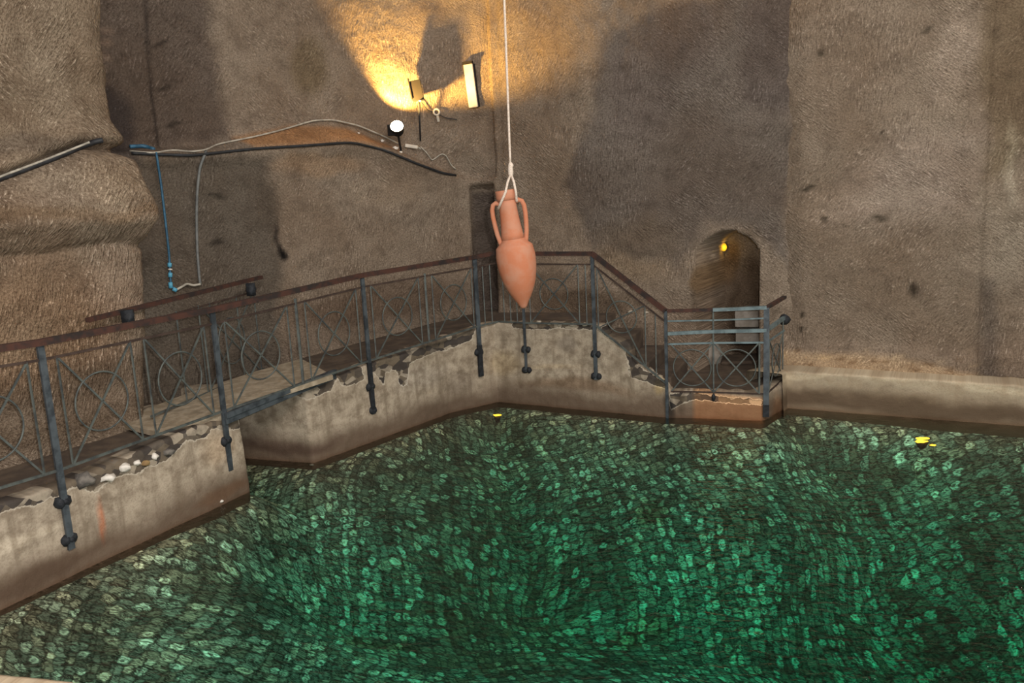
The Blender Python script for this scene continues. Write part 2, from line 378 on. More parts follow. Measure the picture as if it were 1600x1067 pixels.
class Path:
    def __init__(s, pts, step=0.04, round_n=0):
        P = [Vector(p) for p in pts]
        for _ in range(round_n):
            Q = [P[0]]
            for a, b in zip(P, P[1:]): Q += [a.lerp(b, .25), a.lerp(b, .75)]
            Q.append(P[-1]); P = Q
        s.P = P; s.L = [0]
        for a, b in zip(P, P[1:]): s.L.append(s.L[-1] + (b - a).length)
        s.len = s.L[-1]; s.n = int(s.len / step) + 1
    def at(s, u):
        u = max(0, min(s.len, u))
        for i in range(len(s.P) - 1):
            if u <= s.L[i + 1] or i == len(s.P) - 2:
                t = (u - s.L[i]) / max(1e-9, s.L[i + 1] - s.L[i]); return s.P[i].lerp(s.P[i + 1], t)
    def nrm(s, u, h=0.12):
        t = (s.at(u + h) - s.at(u - h)).normalized(); return Vector((t.y, -t.x))     # toward the pool for a path going left to right
    def hit(s, px, py):
        """where the line of sight meets this vertical surface: (u, z)"""
        best = None; d = ray(px, py)
        for ext in (0, 3.0):
          if best: break
          for i in range(len(s.P) - 1):
            P, Q = s.P[i], s.P[i + 1]; t = Q - P; n = Vector((-t.y, t.x)); dn = n.dot(d.xy)
            if abs(dn) < 1e-9: continue
            k = n.dot(P - CAM.xy) / dn
            if k <= 0: continue
            X = CAM + d * k; q = (X.xy - P).dot(t) / t.length
            lo = -ext - 1e-6 if i == 0 else -1e-6; hi = t.length + (ext if i == len(s.P) - 2 else 1e-6)
            if lo <= q <= hi and (best is None or k < best[0]): best = (k, s.L[i] + q, X.z)
        if best: return (best[1], best[2])
        a = min((abs((s.at(u) - CAM.xy).normalized().cross(d.xy.normalized())), u) for u in [s.len * i / 400 for i in range(401)])[1]
        X = s.at(a); return a, CAM.z + d.z * ((X - CAM.xy).length / d.xy.length)

TPOW = 1.75      # the stain colours below are given as seen, this turns them into reflectance
class StainShade:
    """patches of stone colour, and of painted light and shade, on the wall (u, z in metres)"""
    def __init__(s): s.items = []
    def ell(s, u, z, ru, rz, col, k=1.0, soft=0.5, ang=0): s.items.append(('e', u, z, ru, rz, col, k, soft, ang)); return s
    def poly(s, pts, col, k=1.0, soft=0.15): s.items.append(('p', pts, col, k, soft)); return s
    def at(s, u, z, P):
        t = [1.0, 1.0, 1.0, 0.0]
        wob = 0.10 * fbm(P, 1.7, 5); wob2 = 0.10 * fbm(P, 1.7, 11)
        for it in s.items:
            if it[0] != 'e' and it[4] <= 0.08: wu = u + .25 * wob; wz = z + .12 * wob
            else: wu = u + wob; wz = z + wob2
            if it[0] == 'e':
                _, cu, cz, ru, rz, col, k, soft, ang = it
                du = wu - cu; dz = wz - cz; ca, sa = math.cos(ang), math.sin(ang)
                d = math.hypot((du * ca + dz * sa) / ru, (-du * sa + dz * ca) / rz); wgt = 1 - sm(1 - soft, 1 + soft * .4, d)
            else:
                _, pts, col, k, soft = it
                inside = False; dmin = 1e9; n = len(pts)
                for i in range(n):
                    a = pts[i]; b = pts[(i + 1) % n]
                    if (a[1] > wz) != (b[1] > wz) and wu < (b[0] - a[0]) * (wz - a[1]) / (b[1] - a[1]) + a[0]: inside = not inside
                    ex, ez = b[0] - a[0], b[1] - a[1]; q = max(0, min(1, ((wu - a[0]) * ex + (wz - a[1]) * ez) / (ex * ex + ez * ez + 1e-9)))
                    dmin = min(dmin, math.hypot(wu - a[0] - q * ex, wz - a[1] - q * ez))
                sd = dmin if inside else -dmin; wgt = sm(-soft, soft, sd)
            if it[0] == 'w': t[3] = max(t[3], wgt); continue
            wgt *= k
            for i in range(3): t[i] *= lerp(1.0, col[i] ** TPOW, wgt)
        return t

def wall(name, path, z0, z1, offset, mat, stain_shade=None, zs=0.04, rough=1.0, seed=0, soften=False):
    nz = int((z1 - z0) / zs) + 1; vs = []; uvs = []; tt = []
    for j in range(nz + 1):
        z = z0 + (z1 - z0) * j / nz
        for i in range(path.n + 1):
            u = path.len * i / path.n
            q = 0.45 * sm(2.95, 3.5, z) if soften and 0.5 < u < path.len - 0.5 else 0
            p = (path.at(u - q) + path.at(u - q / 2) + path.at(u) + path.at(u + q / 2) + path.at(u + q)) / 5 if q else path.at(u)
            n = path.nrm(u, 0.12 + q); o = offset(u, z)
            if isinstance(o, tuple): o, sx, sy = o
            else: sx = sy = 0
            b3 = Vector((p.x, p.y, z))
            o += rough * (0.045 * fbm(b3, 0.9, seed + 1) + 0.012 * fbm(b3, 4.5, seed + 2) + 0.006 * noise.noise(b3 * 14))
            P = Vector((p.x + n.x * o + sx, p.y + n.y * o + sy, z + (0.01 * fbm(b3, 3, seed + 4))))
            vs.append(P); uvs.append((u, z)); tt.append(stain_shade.at(u, z, b3) if stain_shade else (1, 1, 1))
    W = path.n + 1
    fs = [(j * W + i, j * W + i + 1, (j + 1) * W + i + 1, (j + 1) * W + i) for j in range(nz) for i in range(path.n)]
    reg(vs, fs)
    o = link_mesh(name, vs, fs, mat, None, True, uvs, tt); o['kind'] = 'structure'
    return o

DARK = (0.66, 0.66, 0.70); GREY = (0.78, 0.80, 0.84); PALE = (1.28, 1.30, 1.34); CRACK_DARK = (0.42, 0.42, 0.44); WARM = (1.08, 0.98, 0.84); ROSE = (0.95, 0.86, 0.85)

# ------------------------------------------------------------------ back rock wall (left flank, corner, right flank with the niche)
pb = Path([(-6.2, 7.9), (-5.2, 8.55), (-4.2, 9.2), (-3.5, 9.8), (-2.6, 10.65), (-1.7, 11.45), (-0.66, 12.25), (-0.35, 12.3), (-0.12, 12.08), (0.3, 11.9), (1.43, 11.45), (2.6, 11.0), (3.78, 10.56)], 0.035)
uC = pb.L[7]
def L(px, py): return pb.hit(px, py)
low_line = sorted([L(*p) for p in [(215, 238), (330, 238), (400, 232), (470, 226), (550, 222), (620, 240), (680, 264), (735, 283)]])
upp_line = sorted([L(*p) for p in [(215, 232), (330, 226), (400, 208), (450, 196), (510, 184), (560, 192), (620, 222), (680, 258), (735, 281)]])
nl = L(1090, 480)[0]; nr = L(1186, 480)[0]; ntop = L(1140, 362)[1]; nmid = (nl + nr) / 2; nw = (nr - nl) / 2
cr0 = L(738, 350)[0]; cr1 = L(772, 350)[0]
def back_off(u, z):
    o = 0
    zl = interp(low_line, u); zu = interp(upp_line, u)
    if u < uC + 0.3:
        fade = 1 - sm(uC - 1.2, uC, u)
        o += 0.02 + 0.05 * fade * sm(zl - 0.22, zl - 0.05, z)
        o -= (0.10 + 0.30 * fade) * sm(zl - 0.02, max(zu, zl + 0.05) + 0.03, z)
    # vertical chase in the corner
    if z < 3.05:
        k = sm(cr0 - 0.02, cr0 + 0.03, u) * (1 - sm(cr1 - 0.03, cr1 + 0.02, u)) * (1 - sm(2.92, 2.96, z)); o -= 0.22 * k
    # buttress edges on the right flank
    u1 = L(1245, 200)[0]
    # a slow bulge on the grey part
    o += 0.10 * math.exp(-((u - L(930, 200)[0]) / 0.6) ** 2) * sm(2.2, 3.4, z)
    # niche
    r = nw; zc = ntop - r * 1.0
    inside = abs(u - nmid) < r and (z < zc or math.hypot(u - nmid, z - zc) < r)
    if inside: return (o, 0.60, 1.02)
    return o
sb = StainShade()
P_ = lambda L_, pts: [L_(*p) for p in pts]
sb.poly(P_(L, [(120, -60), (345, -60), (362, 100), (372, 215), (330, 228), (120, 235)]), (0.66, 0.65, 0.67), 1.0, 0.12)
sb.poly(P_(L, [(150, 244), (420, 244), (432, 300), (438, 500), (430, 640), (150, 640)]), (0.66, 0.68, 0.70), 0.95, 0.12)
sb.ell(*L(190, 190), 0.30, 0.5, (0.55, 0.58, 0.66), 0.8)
for a_, b_ in [((237, -60), (243, 60)), ((243, 60), (252, 150)), ((252, 150), (262, 228))]:
    sb.poly(P_(L, [a_, (a_[0] + 5, a_[1]), (b_[0] + 5, b_[1]), b_]), (0.45, 0.45, 0.47), 0.9, 0.03)
for py_ in (40, 62, 84, 104, 122): sb.ell(*L(183, py_), .10, .05, (1.45, 1.4, 1.35), 0.7, 0.7)
for px_, py_ in [(268, 60), (272, 125), (288, 190), (345, 385), (330, 310)]: sb.ell(*L(px_, py_), .12, .03, (0.5, 0.5, 0.5), 0.8, 0.6)
sb.poly(P_(L, [(941, 60), (1000, 30), (1262, -60), (1243, 200), (1232, 330), (1226, 420), (1180, 350), (1100, 345), (1060, 420), (960, 395), (930, 395), (905, 330), (885, 290), (925, 190)]), (0.77, 0.79, 0.84), 1.0, 0.10)
sb.poly(P_(L, [(1155, -60), (1250, -60), (1244, 170), (1160, 170)]), (0.84, 0.83, 0.86), 0.7, 0.12)
sb.ell(*L(1000, 140), 0.5, 0.8, (0.9, 0.88, 0.9), 0.6)
sb.ell(*L(1075, 50), 0.5, 0.6, (0.84, 0.80, 0.80), 0.6)
sb.ell(*L(780, 400), 0.5, 0.9, (0.85, 0.85, 0.85), 0.4)
sb.poly(P_(L, [(738, 300), (772, 300), (772, 520), (738, 520)]), (0.6, 0.6, 0.64), 0.9, 0.05)  # shade of the corner chase, darkened into the wall colour
sb.ell(*L(600, 470), 1.6, 0.28, (0.72, 0.68, 0.66), 0.8)
sb.ell(*L(900, 475), 0.9, 0.22, (0.68, 0.64, 0.6), 0.8)
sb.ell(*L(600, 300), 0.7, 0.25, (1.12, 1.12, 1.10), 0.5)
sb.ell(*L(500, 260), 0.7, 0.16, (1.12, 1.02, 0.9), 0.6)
sb.ell(*L(434, 370), 0.05, 0.28, CRACK_DARK, 0.9, 0.6)  # dark crack in the rock
sb.ell(*L(437, 392), 0.07, 0.12, (0.2, 0.2, 0.22), 1.0, 0.6)
sb.poly(P_(L, [(380, 214), (480, 193), (560, 197), (640, 232), (560, 222), (400, 230)]), (1.25, 1.0, 0.75), 0.9, 0.05)  # orange light on the sloping ledge band, put into the colour
sb.ell(*L(505, 100), 0.28, 0.4, (0.7, 0.66, 0.5), 0.55)
sb.ell(*L(1000, 390), 0.7, 0.5, (1.0, 0.95, 0.86), 0.6)
sb.ell(nmid + .04, 1.0, nw * .9, .9, (0.62, 0.58, 0.54), 0.9, 0.3)  # dim inside of the niche, its shade put into the rock colour
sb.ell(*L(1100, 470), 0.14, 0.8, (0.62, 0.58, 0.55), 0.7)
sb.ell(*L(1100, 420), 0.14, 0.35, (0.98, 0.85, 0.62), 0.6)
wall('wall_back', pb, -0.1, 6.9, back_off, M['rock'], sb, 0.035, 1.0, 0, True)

# ------------------------------------------------------------------ right rock wall
pr = Path([(3.55, 10.66), (3.70, 10.50), (4.6, 10.0), (5.28, 9.62), (5.40, 9.62), (6.6, 8.98), (8.4, 8.0), (11, 6.6)], 0.04)
Lr = lambda px, py: pr.hit(px, py)
ur = Lr(1535, 400)[0]
def right_off(u, z):
    o = 0
    o -= 0.14 * sm(ur - 0.03, ur + 0.05, u)
    o += 0.05 * math.exp(-((u - ur + 0.12) / 0.12) ** 2)
    o += 0.10 * (1 - sm(0.62, 0.78, z + 0.03 * math.sin(u * 7)))
    return o
sr = StainShade()
sr.ell(*Lr(1490, 90), 0.25, 0.5, PALE, 0.6)
sr.poly(P_(Lr, [(1340, 260), (1420, 205), (1520, 215), (1525, 330), (1380, 350), (1300, 340)]), (1.22, 1.24, 1.30), 0.65, 0.3)
sr.ell(*Lr(1300, 320), 0.6, 0.25, (1.15, 1.15, 1.15), 0.6)
sr.ell(*Lr(1570, 330), 0.35, 0.9, (1.15, 1.2, 1.22), 0.6)
sr.ell(*Lr(1577, 250), 0.06, 0.5, (1.35, 1.42, 1.45), 0.6)
sr.poly(P_(Lr, [(1532, -80), (1700, -80), (1700, 170), (1560, 270), (1540, 270)]), (0.84, 0.82, 0.76), 0.9, 0.1)
sr.poly(P_(Lr, [(1530, 430), (1555, 440), (1562, 600), (1530, 600)]), (0.7, 0.71, 0.74), 0.8, 0.08)
sr.poly(P_(Lr, [(1228, 545), (1400, 555), (1525, 583), (1545, 600), (1228, 600)]), (1.42, 1.38, 1.27), 1.0, 0.05)
for i in range(16): sr.ell(Lr(1235 + i * 19, 560)[0], .58 + .08 * math.sin(i * 2.3), .07, .035, (0.72, 0.66, 0.6) if i % 3 else (1.2, 1.2, 1.15), 0.8, 0.6)
for p, a, b in [((1265, 283), .08, .025), ((1373, 339), .08, .025), ((1296, 340), .03, .03), ((1445, 46), .05, .03), ((1424, 452), .05, .08), ((1281, 92), .03, .03), ((1378, 218), .03, .02), ((1252, 492), .03, .04), ((1254, 515), .03, .03)]:
    sr.ell(*Lr(*p), a * 1.2, b * 1.5, (0.35, 0.35, 0.33), 0.9, 0.6)
wall('wall_right', pr, -0.1, 6.9, right_off, M['rock'], sr, 0.04, 0.8, 20)

# ------------------------------------------------------------------ left rock blocks
pl = Path([(-6.2, 2.8), (-5.4, 4.5), (-4.75, 5.7), (-4.31, 6.6), (-3.92, 7.2), (-3.58, 7.74), (-3.52, 8.0), (-3.75, 8.25), (-4.25, 8.55), (-4.6, 8.95), (-5.2, 9.3)], 0.035, 1)
Ll = lambda px, py: pl.hit(px, py)
gro = sorted([Ll(*p) for p in [(0, 280), (40, 265), (80, 248), (130, 228)]])
gro += [(gro[-1][0] + 0.35, gro[-1][1] - 0.03), (gro[-1][0] + 2, gro[-1][1] - 0.03)]
edge_t = [(0.4, -.12), (1.2, -.08), (1.76, 0.0), (2.2, .05), (2.52, .07), (2.62, .14), (2.78, .27), (2.95, .25), (3.3, .13), (3.46, .08), (3.52, .04), (3.7, -.05), (3.95, -.07), (4.9, .0), (7, 0.08)]
def left_off(u, z):
    g = interp(gro, u); zz = z - g + gro[-2][1]
    far = sm(0, Ll(120, 400)[0], u)
    o = interp(edge_t, zz if z > 3.0 else z) * lerp(0.55, 1.0, far)
    o -= 0.20 * math.exp(-((z - g) / 0.055) ** 2)
    o -= 0.05 * math.exp(-((z - 2.56 - 0.02 * math.sin(u * 5)) / 0.035) ** 2)
    return o
sl = StainShade()
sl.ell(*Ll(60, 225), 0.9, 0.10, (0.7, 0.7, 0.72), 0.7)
sl.ell(*Ll(190, 470), 0.4, 0.8, (1.14, 1.15, 1.18), 0.8, 0.6)
sl.ell(*Ll(180, 300), 0.5, 0.3, (1.1, 1.08, 1.05), 0.7, 0.6)
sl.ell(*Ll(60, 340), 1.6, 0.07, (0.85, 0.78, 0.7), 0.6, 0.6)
sl.ell(*Ll(40, 520), 1.2, 0.6, (1.02, 0.90, 0.78), 0.6, 0.6)
sl.ell(*Ll(60, 690), 1.8, 0.14, (0.75, 0.72, 0.68), 0.6, 0.6)
sl.ell(*Ll(70, 100), 1.8, 1.2, (0.98, 0.98, 0.96), 0.8, 0.6)
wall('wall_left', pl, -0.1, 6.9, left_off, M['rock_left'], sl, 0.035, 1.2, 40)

# ------------------------------------------------------------------ pool walls carrying the walkway
def pool_wall(name, path, ztab, zbot, width, mat, stain_shade, step=0.03, edge_rough=1.0, seed=0):
    """render coat: top strip, worn arris, face down into the water"""
    vs = []; uvs = []; tt = []
    nz = 46
    W = 0
    for i in range(path.n + 1):
        u = path.len * i / path.n; p = path.at(u); n = path.nrm(u, 0.05); zt = interp(ztab, u)
        ch = (0.02 + 0.035 * max(0, noise.noise(Vector((u * 3.1, seed, 0))) + .3)) * edge_rough
        zt += 0.015 * noise.noise(Vector((u * 9, seed + 3, 0))) * edge_rough
        prof = [(-width, zt - 0.6), (-width, zt - 0.012)]
        prof += [(-width + (width - ch) * k / 5, zt + 0.004 * noise.noise(Vector((u * 5, k, seed)))) for k in range(1, 6)]
        prof += [(-ch * (1 - math.sin(a)) , zt - ch * (1 - math.cos(a))) for a in (R(30), R(60), R(90))]
        zs = zt - ch
        prof += [(0.0, zs + (zbot - zs) * k / nz) for k in range(1, nz + 1)] if False else [(0.0, zs + (-0.12 - zs) * k / nz) for k in range(1, nz + 1)] + [(0.0, -0.12 + (zbot + .12) * k / 4) for k in range(1, 5)]
        W = len(prof)
        for j, (o, z) in enumerate(prof):
            b3 = Vector((p.x, p.y, z))
            oo = o + (0.016 * fbm(b3, 1.6, seed) + 0.005 * fbm(b3, 8, seed + 2) if j > 1 else 0)
            if j > 7: oo += 0.03 * (1 - sm(-0.1, 0.9, z))
            vs.append(Vector((p.x + n.x * oo, p.y + n.y * oo, z))); uvs.append((u, z + o * 0.001)); tt.append(stain_shade.at(u, z, b3))
    fs = [(i * W + j, i * W + j + 1, (i + 1) * W + j + 1, (i + 1) * W + j) for i in range(path.n) for j in range(W - 1)]
    reg(vs, fs)
    o = link_mesh(name, vs, fs, mat, None, True, uvs, tt); o['kind'] = 'structure'; return o

pA = Path([(-5.46, 2.8), (-3.92, 5.79), (-2.80, 7.97), (-2.76, 8.05), (-2.80, 8.10), (-3.9, 8.8)], 0.03)
LA = lambda px, py: pA.hit(px, py)
zA = [(0, 0.80), LA(0, 787), LA(100, 757), LA(200, 713), LA(300, 668), LA(366, 650), (pA.len, 0.79)]
sA = StainShade()
def worn(st, Lf, pts, col, k=0.9, soft=0.025):
    if col[0] > 1.0: st.poly(P_(Lf, pts), col, k, soft)
    else: st.items.append(('w', P_(Lf, pts), None, 1.0, 0.07))
worn(sA, LA, [(-40, 790), (60, 765), (200, 690), (330, 640), (380, 640), (372, 672), (330, 668), (322, 682), (290, 690), (262, 716), (215, 738), (180, 745), (150, 770), (120, 760), (60, 785), (0, 800), (-40, 830)], (0.60, 0.58, 0.56), 0.8, 0.03)
sA.ell(*LA(30, 838), 0.5, 0.06, (1.25, 1.27, 1.28), 0.8, 0.6)
sA.ell(*LA(155, 820), 0.03, 0.22, (1.15, 0.72, 0.55), 0.8, 0.6)
sA.ell(*LA(40, 905), 0.8, 0.10, (0.72, 0.66, 0.62), 0.7, 0.6)
sA.ell(*LA(340, 700), 0.2, 0.2, (1.12, 1.05, 0.98), 0.6, 0.6)
sA.ell(*LA(350, 770), 0.4, 0.08, (0.95, 0.80, 0.68), 0.6, 0.6)
pool_wall('wall_front_left', pA, zA, -2.4, 0.22, M['concrete'], sA, 0.03, 1.0, 3)

pB = Path([(-4.0, 9.5), (-3.11, 9.18), (-2.36, 8.92), (-2.28, 8.89), (-2.2, 8.98), (-0.9, 10.69), (-0.30, 11.12), (-0.24, 11.16), (-0.17, 11.13), (1.07, 10.43), (1.89, 9.97), (2.10, 9.91), (2.18, 9.89), (2.93, 9.645), (2.98, 9.67), (3.45, 10.2), (3.9, 10.7)], 0.03)
LB = lambda px, py: pB.hit(px, py)
u_ = lambda px, py: LB(px, py)[0]
zB = [(0, 0.80), (u_(400, 690), 0.82), (u_(500, 640), 0.86), (u_(570, 600), 0.93), (u_(690, 600), 1.0), (u_(770, 600), 1.10), (u_(850, 600), 1.13), (u_(940, 600), 1.13), (u_(950, 600), 1.0), (u_(985, 600), 0.90), (u_(988, 600), 0.66), (u_(1005, 600), 0.60), (u_(1042, 600), 0.42), (u_(1050, 620), 0.33), (u_(1190, 630), 0.33), (pB.len, 0.33)]
sB = StainShade()
worn(sB, LB, [(385, 620), (560, 560), (570, 590), (548, 603), (535, 605), (526, 592), (515, 612), (480, 622), (450, 618), (430, 626), (385, 630)], (0.62, 0.60, 0.58), 0.85)
worn(sB, LB, [(575, 560), (690, 520), (750, 500), (735, 530), (700, 545), (640, 565), (636, 600), (626, 600), (620, 575), (605, 580), (600, 600), (592, 585), (578, 580)], (0.66, 0.58, 0.50), 0.8)
sB.ell(*LB(440, 700), 0.9, 0.10, (0.72, 0.66, 0.66), 0.8, 0.6)
sB.ell(*LB(660, 590), 0.5, 0.15, (1.08, 1.10, 1.14), 0.7, 0.6)
sB.ell(*LB(720, 600), 0.35, 0.18, (0.78, 0.77, 0.78), 0.6, 0.6)
sB.ell(*LB(790, 560), 0.25, 0.2, (1.05, 1.0, 0.88), 0.6, 0.6)
sB.ell(*LB(885, 540), 0.16, 0.14, (0.78, 0.78, 0.80), 0.7, 0.5)
sB.ell(*LB(860, 573), 0.5, 0.035, (1.2, 1.18, 1.12), 0.7, 0.6)
sB.ell(*LB(900, 605), 1.0, 0.10, (0.74, 0.66, 0.6), 0.8, 0.6)
sB.ell(*LB(1028, 600), 0.08, 0.12, (1.2, 1.15, 0.95), 0.8, 0.6)
sB.ell(*LB(1043, 640), 0.08, 0.22, (0.32, 0.33, 0.34), 0.9, 0.6)
sB.ell(*LB(1064, 635), 0.08, 0.2, (0.7, 0.68, 0.66), 0.8, 0.6)
worn(sB, LB, [(1086, 608), (1192, 622), (1190, 660), (1084, 655)], (1.42, 1.18, 0.98), 1.0, 0.03)
sB.ell(*LB(1210, 640), 0.2, 0.25, (1.1, 0.9, 0.72), 0.7, 0.6)
worn(sB, LB, [(940, 510), (985, 535), (990, 570), (1040, 598), (1040, 606), (985, 588), (976, 545), (940, 522)], (.7, .7, .7))
worn(sB, LB, [(1046, 615), (1080, 612), (1190, 626), (1190, 632), (1082, 622), (1046, 640)], (.7, .7, .7))
worn(sB, LB, [(800, 490), (930, 495), (930, 515), (800, 512)], (0.85, 0.82, 0.8), 0.7, 0.02)
pool_wall('wall_walkway', pB, zB, -2.4, 0.20, M['concrete'], sB, 0.03, 1.1, 9)

# ledge along the right wall
pD = Path([(3.30, 10.0), (3.41, 10.13), (5.66, 8.91), (8.4, 7.42), (11, 6.0)], 0.04)
zD = [(0, 0.47), (0.3, 0.47), (2.8, 0.46), (9, 0.46)]
sD = StainShade()
sD.ell(1.4, 0.43, 3.0, 0.045, (1.16, 1.17, 1.17), 0.9, 0.6)
sD.ell(1.2, 0.14, 3.5, 0.12, (0.70, 0.66, 0.63), 0.9, 0.6)
pool_wall('trim_1', pD, zD, -2.4, 0.45, M['ledge'], sD, 0.04, 0.6, 15)
tag(bpy.data.objects['trim_1'])
# near curb in the lower left corner of the view
q0 = onz(-60, 1048, 0.45); q1 = onz(112, 1067, 0.45)
dn = (q1 - q0).normalized(); e0 = q0 - dn * 1.6; e1 = q1 + dn * 3.5
pN = Path([e1.xy, e0.xy], 0.05)
pool_wall('trim_2', pN, [(0, 0.45), (9, 0.45)], -2.4, 0.5, M['ledge'], StainShade().ell(3, .4, 6, .2, (1.25, 1.22, 1.2), .8), 0.05, 0.5, 25)

# ------------------------------------------------------------------ walkway floors
def slab(name, pts, th, mat, kind='structure', sub=0.15):
    """pts: (x, y, z) round the outline"""
    mb = MB(); n = len(pts); top = [Vector(p) for p in pts]; bot = [Vector((p[0], p[1], p[2] - th)) for p in pts]
    mb.add(top + bot, [tuple(range(n)), tuple(range(2 * n - 1, n - 1, -1))] + [(i, (i + 1) % n, n + (i + 1) % n, n + i) for i in range(n)])
    o = mb.build(name, mat); o['kind'] = kind
    reg(mb.v, mb.f); return o
slab('walkway', [(-5.55, 2.95, .77), (-4.06, 5.85, .77), (-3.02, 8.0, .77), (-3.2, 8.6, .79), (-4.6, 9.0, .79), (-4.6, 6.8, .77), (-6.4, 2.8, .77)], 0.12, M['floor'])
slab('walkway', [(-4.2, 9.55, .80), (-3.05, 9.33, .80), (-2.45, 9.05, .84), (-1.86, 9.75, .91), (-1.0, 10.8, 1.0), (-0.26, 11.33, 1.08), (1.1, 10.6, 1.11), (1.52, 11.6, 1.11), (-0.2, 12.4, 1.11), (-0.9, 12.4, 1.08), (-2.0, 11.5, .95), (-3.4, 10.2, .82)], 0.12, M['floor'])
slab('landing_floor', [(1.9, 10.1, .31), (2.95, 9.8, .31), (3.75, 10.75, .31), (4.35, 12.0, .31), (3.2, 12.4, .31), (2.3, 11.2, .31), (1.9, 11.4, .31)], 0.12, M['floor'])
# three steps down to the landing
st = thing('walkway_steps', (1.5, 10.4, .3), 'short flight of worn stone steps leading down from the upper walkway to the low landing', 'steps')
nx = Vector((0.38, 0.92))
for (xa, xb, z) in [(1.08, 1.42, 0.90), (1.42, 1.70, 0.66), (1.70, 1.95, 0.48)]:
    mb = MB(); pa = pB.at(u_(940, 600) + (xa - 1.08) * 1.14); a = Vector((xa, lerp(10.43, 9.97, (xa - 1.07) / .82) + .12)); b = Vector((xb, lerp(10.43, 9.97, (xb - 1.07) / .82) + .12))
    q = [a, b, b + nx * 1.25, a + nx * 1.25]
    vs = [(p.x, p.y, z) for p in q] + [(p.x, p.y, 0.1) for p in q]
    mb.add(vs, [(0, 1, 2, 3), (7, 6, 5, 4)] + [(i, (i + 1) % 4, 4 + (i + 1) % 4, 4 + i) for i in range(4)])
    o = mb.build('step', M['floor'], st); mdf = o.modifiers.new('b', 'BEVEL'); mdf.width = 0.02; mdf.segments = 2

# pale boards bridging the gap and their steel edge
bo = thing('bridge_boards', (-2.9, 8.9, .86), 'pale worn boards laid over the gap in the walkway, edged with a steel angle', 'boards')
zb_ = lambda t: 0.88 + 0.06 * t
e_in = [onz(176, 658, .86), onz(300, 612, .90), onz(400, 580, .93), onz(470, 560, .95)]
e_out = [onz(520, 586, .95), onz(440, 612, .92), onz(348, 648, .86), onz(250, 676, .845)]
mb = MB(); outl = e_in + e_out; n = len(outl)
mb.add(outl + [p - Vector((0, 0, .05)) for p in outl], [tuple(range(n)), tuple(range(2 * n - 1, n - 1, -1))] + [(i, (i + 1) % n, n + (i + 1) % n, n + i) for i in range(n)])
mb.build('board', M['board'], bo)
a = onz(352, 650, .86); b = onz(524, 580, .95)
mb = MB(); mb.bar(a, b, 0.05, 0.05); mb.bar(a - Vector((0, 0, .03)), b - Vector((0, 0, .03)), 0.012, 0.11); mb.build('steel_edge', M['post'], bo)

# ------------------------------------------------------------------ pool bed and water
nx_, ny_ = 220, 200; vs = []; fs = []
def bed_z(x, y):
    d = 9.0
    P = Vector((x, y))
    for pp in (BEDP_A, BEDP_B, BEDP_D):
        for a, b in zip(pp, pp[1:]):
            t = max(0, min(1, (P - a).dot(b - a) / (b - a).length_squared)); d = min(d, (P - (a + (b - a) * t)).length)
    z = -(0.05 + 0.25 * sm(0, 0.7, d) + 0.90 * sm(0.4, 2.8, d)) * (0.62 + 0.75 * sm(4.2, 8.5, y))
    hole = onz(440, 835, 0); z -= 0.45 * math.exp(-((x - hole.x - .3) ** 2 + (y - hole.y - .5) ** 2) / 0.7 ** 2)
    h2 = onz(1600, 830, 0); z -= 1.0 * math.exp(-((x - h2.x - .1) ** 2 + (y - h2.y) ** 2) / 1.9 ** 2)
    z += 0.01 * fbm((x, y, 0), 0.8)
    return z
BEDP_A = [Vector((-5.46, 2.8)), Vector((-2.76, 8.05)), Vector((-3.4, 8.5))]
BEDP_B = [p for p in pB.P]; BEDP_D = [p for p in pD.P]
for j in range(ny_ + 1):
    for i in range(nx_ + 1):
        x = -5.5 + 16 * i / nx_; y = 0.5 + 11.5 * j / ny_; vs.append((x, y, bed_z(x, y)))
fs = [(j * (nx_ + 1) + i, j * (nx_ + 1) + i + 1, (j + 1) * (nx_ + 1) + i + 1, (j + 1) * (nx_ + 1) + i) for j in range(ny_) for i in range(nx_)]
o = link_mesh('floor', vs, fs, M['bed']); o['kind'] = 'structure'
# water body
out2 = [(-5.5, 2.7), (-3.96, 5.81), (-2.80, 8.05), (-3.5, 8.5), (-3.5, 9.34), (-2.29, 8.93), (-0.9, 10.73), (-0.24, 11.2), (1.09, 10.47), (1.9, 10.0), (2.94, 9.68), (3.38, 10.2), (5.68, 8.95), (10.4, 6.3), (10.4, 0.6), (-5.5, 0.6)]
zt, zb = 0.0, -2.6; n = len(out2)
mb = MB(); mb.add([(x, y, zt) for x, y in out2] + [(x, y, zb) for x, y in out2], [tuple(range(n)), tuple(range(2 * n - 1, n - 1, -1))] + [(i, (i + 1) % n, n + (i + 1) % n, n + i) for i in range(n)])
o = mb.build('pool_water', M['water'])
tag(o, 'clear green rippled water filling the stone cistern pool', 'water', kind='stuff')

BVH = BVHTree.FromPolygons(SURF_V, SURF_F)
def hit(px, py, off=0.02):
    d = ray(px, py).normalized(); h = BVH.ray_cast(CAM, d, 40)
    if h[0] is None: return CAM + d * 13.0
    return h[0] - d * off
def runpts(pix, off=0.02, sub=6):
    """points along the rock surface under a line"""
    out = []
    for (a, b) in zip(pix, pix[1:]):
        for k in range(sub): out.append(hit(lerp(a[0], b[0], k / sub), lerp(a[1], b[1], k / sub), off))
    out.append(hit(*pix[-1], off)); 
    for _ in range(2): out = [out[0]] + [(out[i - 1] + out[i] * 2 + out[i + 1]) / 4 for i in range(1, len(out) - 1)] + [out[-1]]
    return out

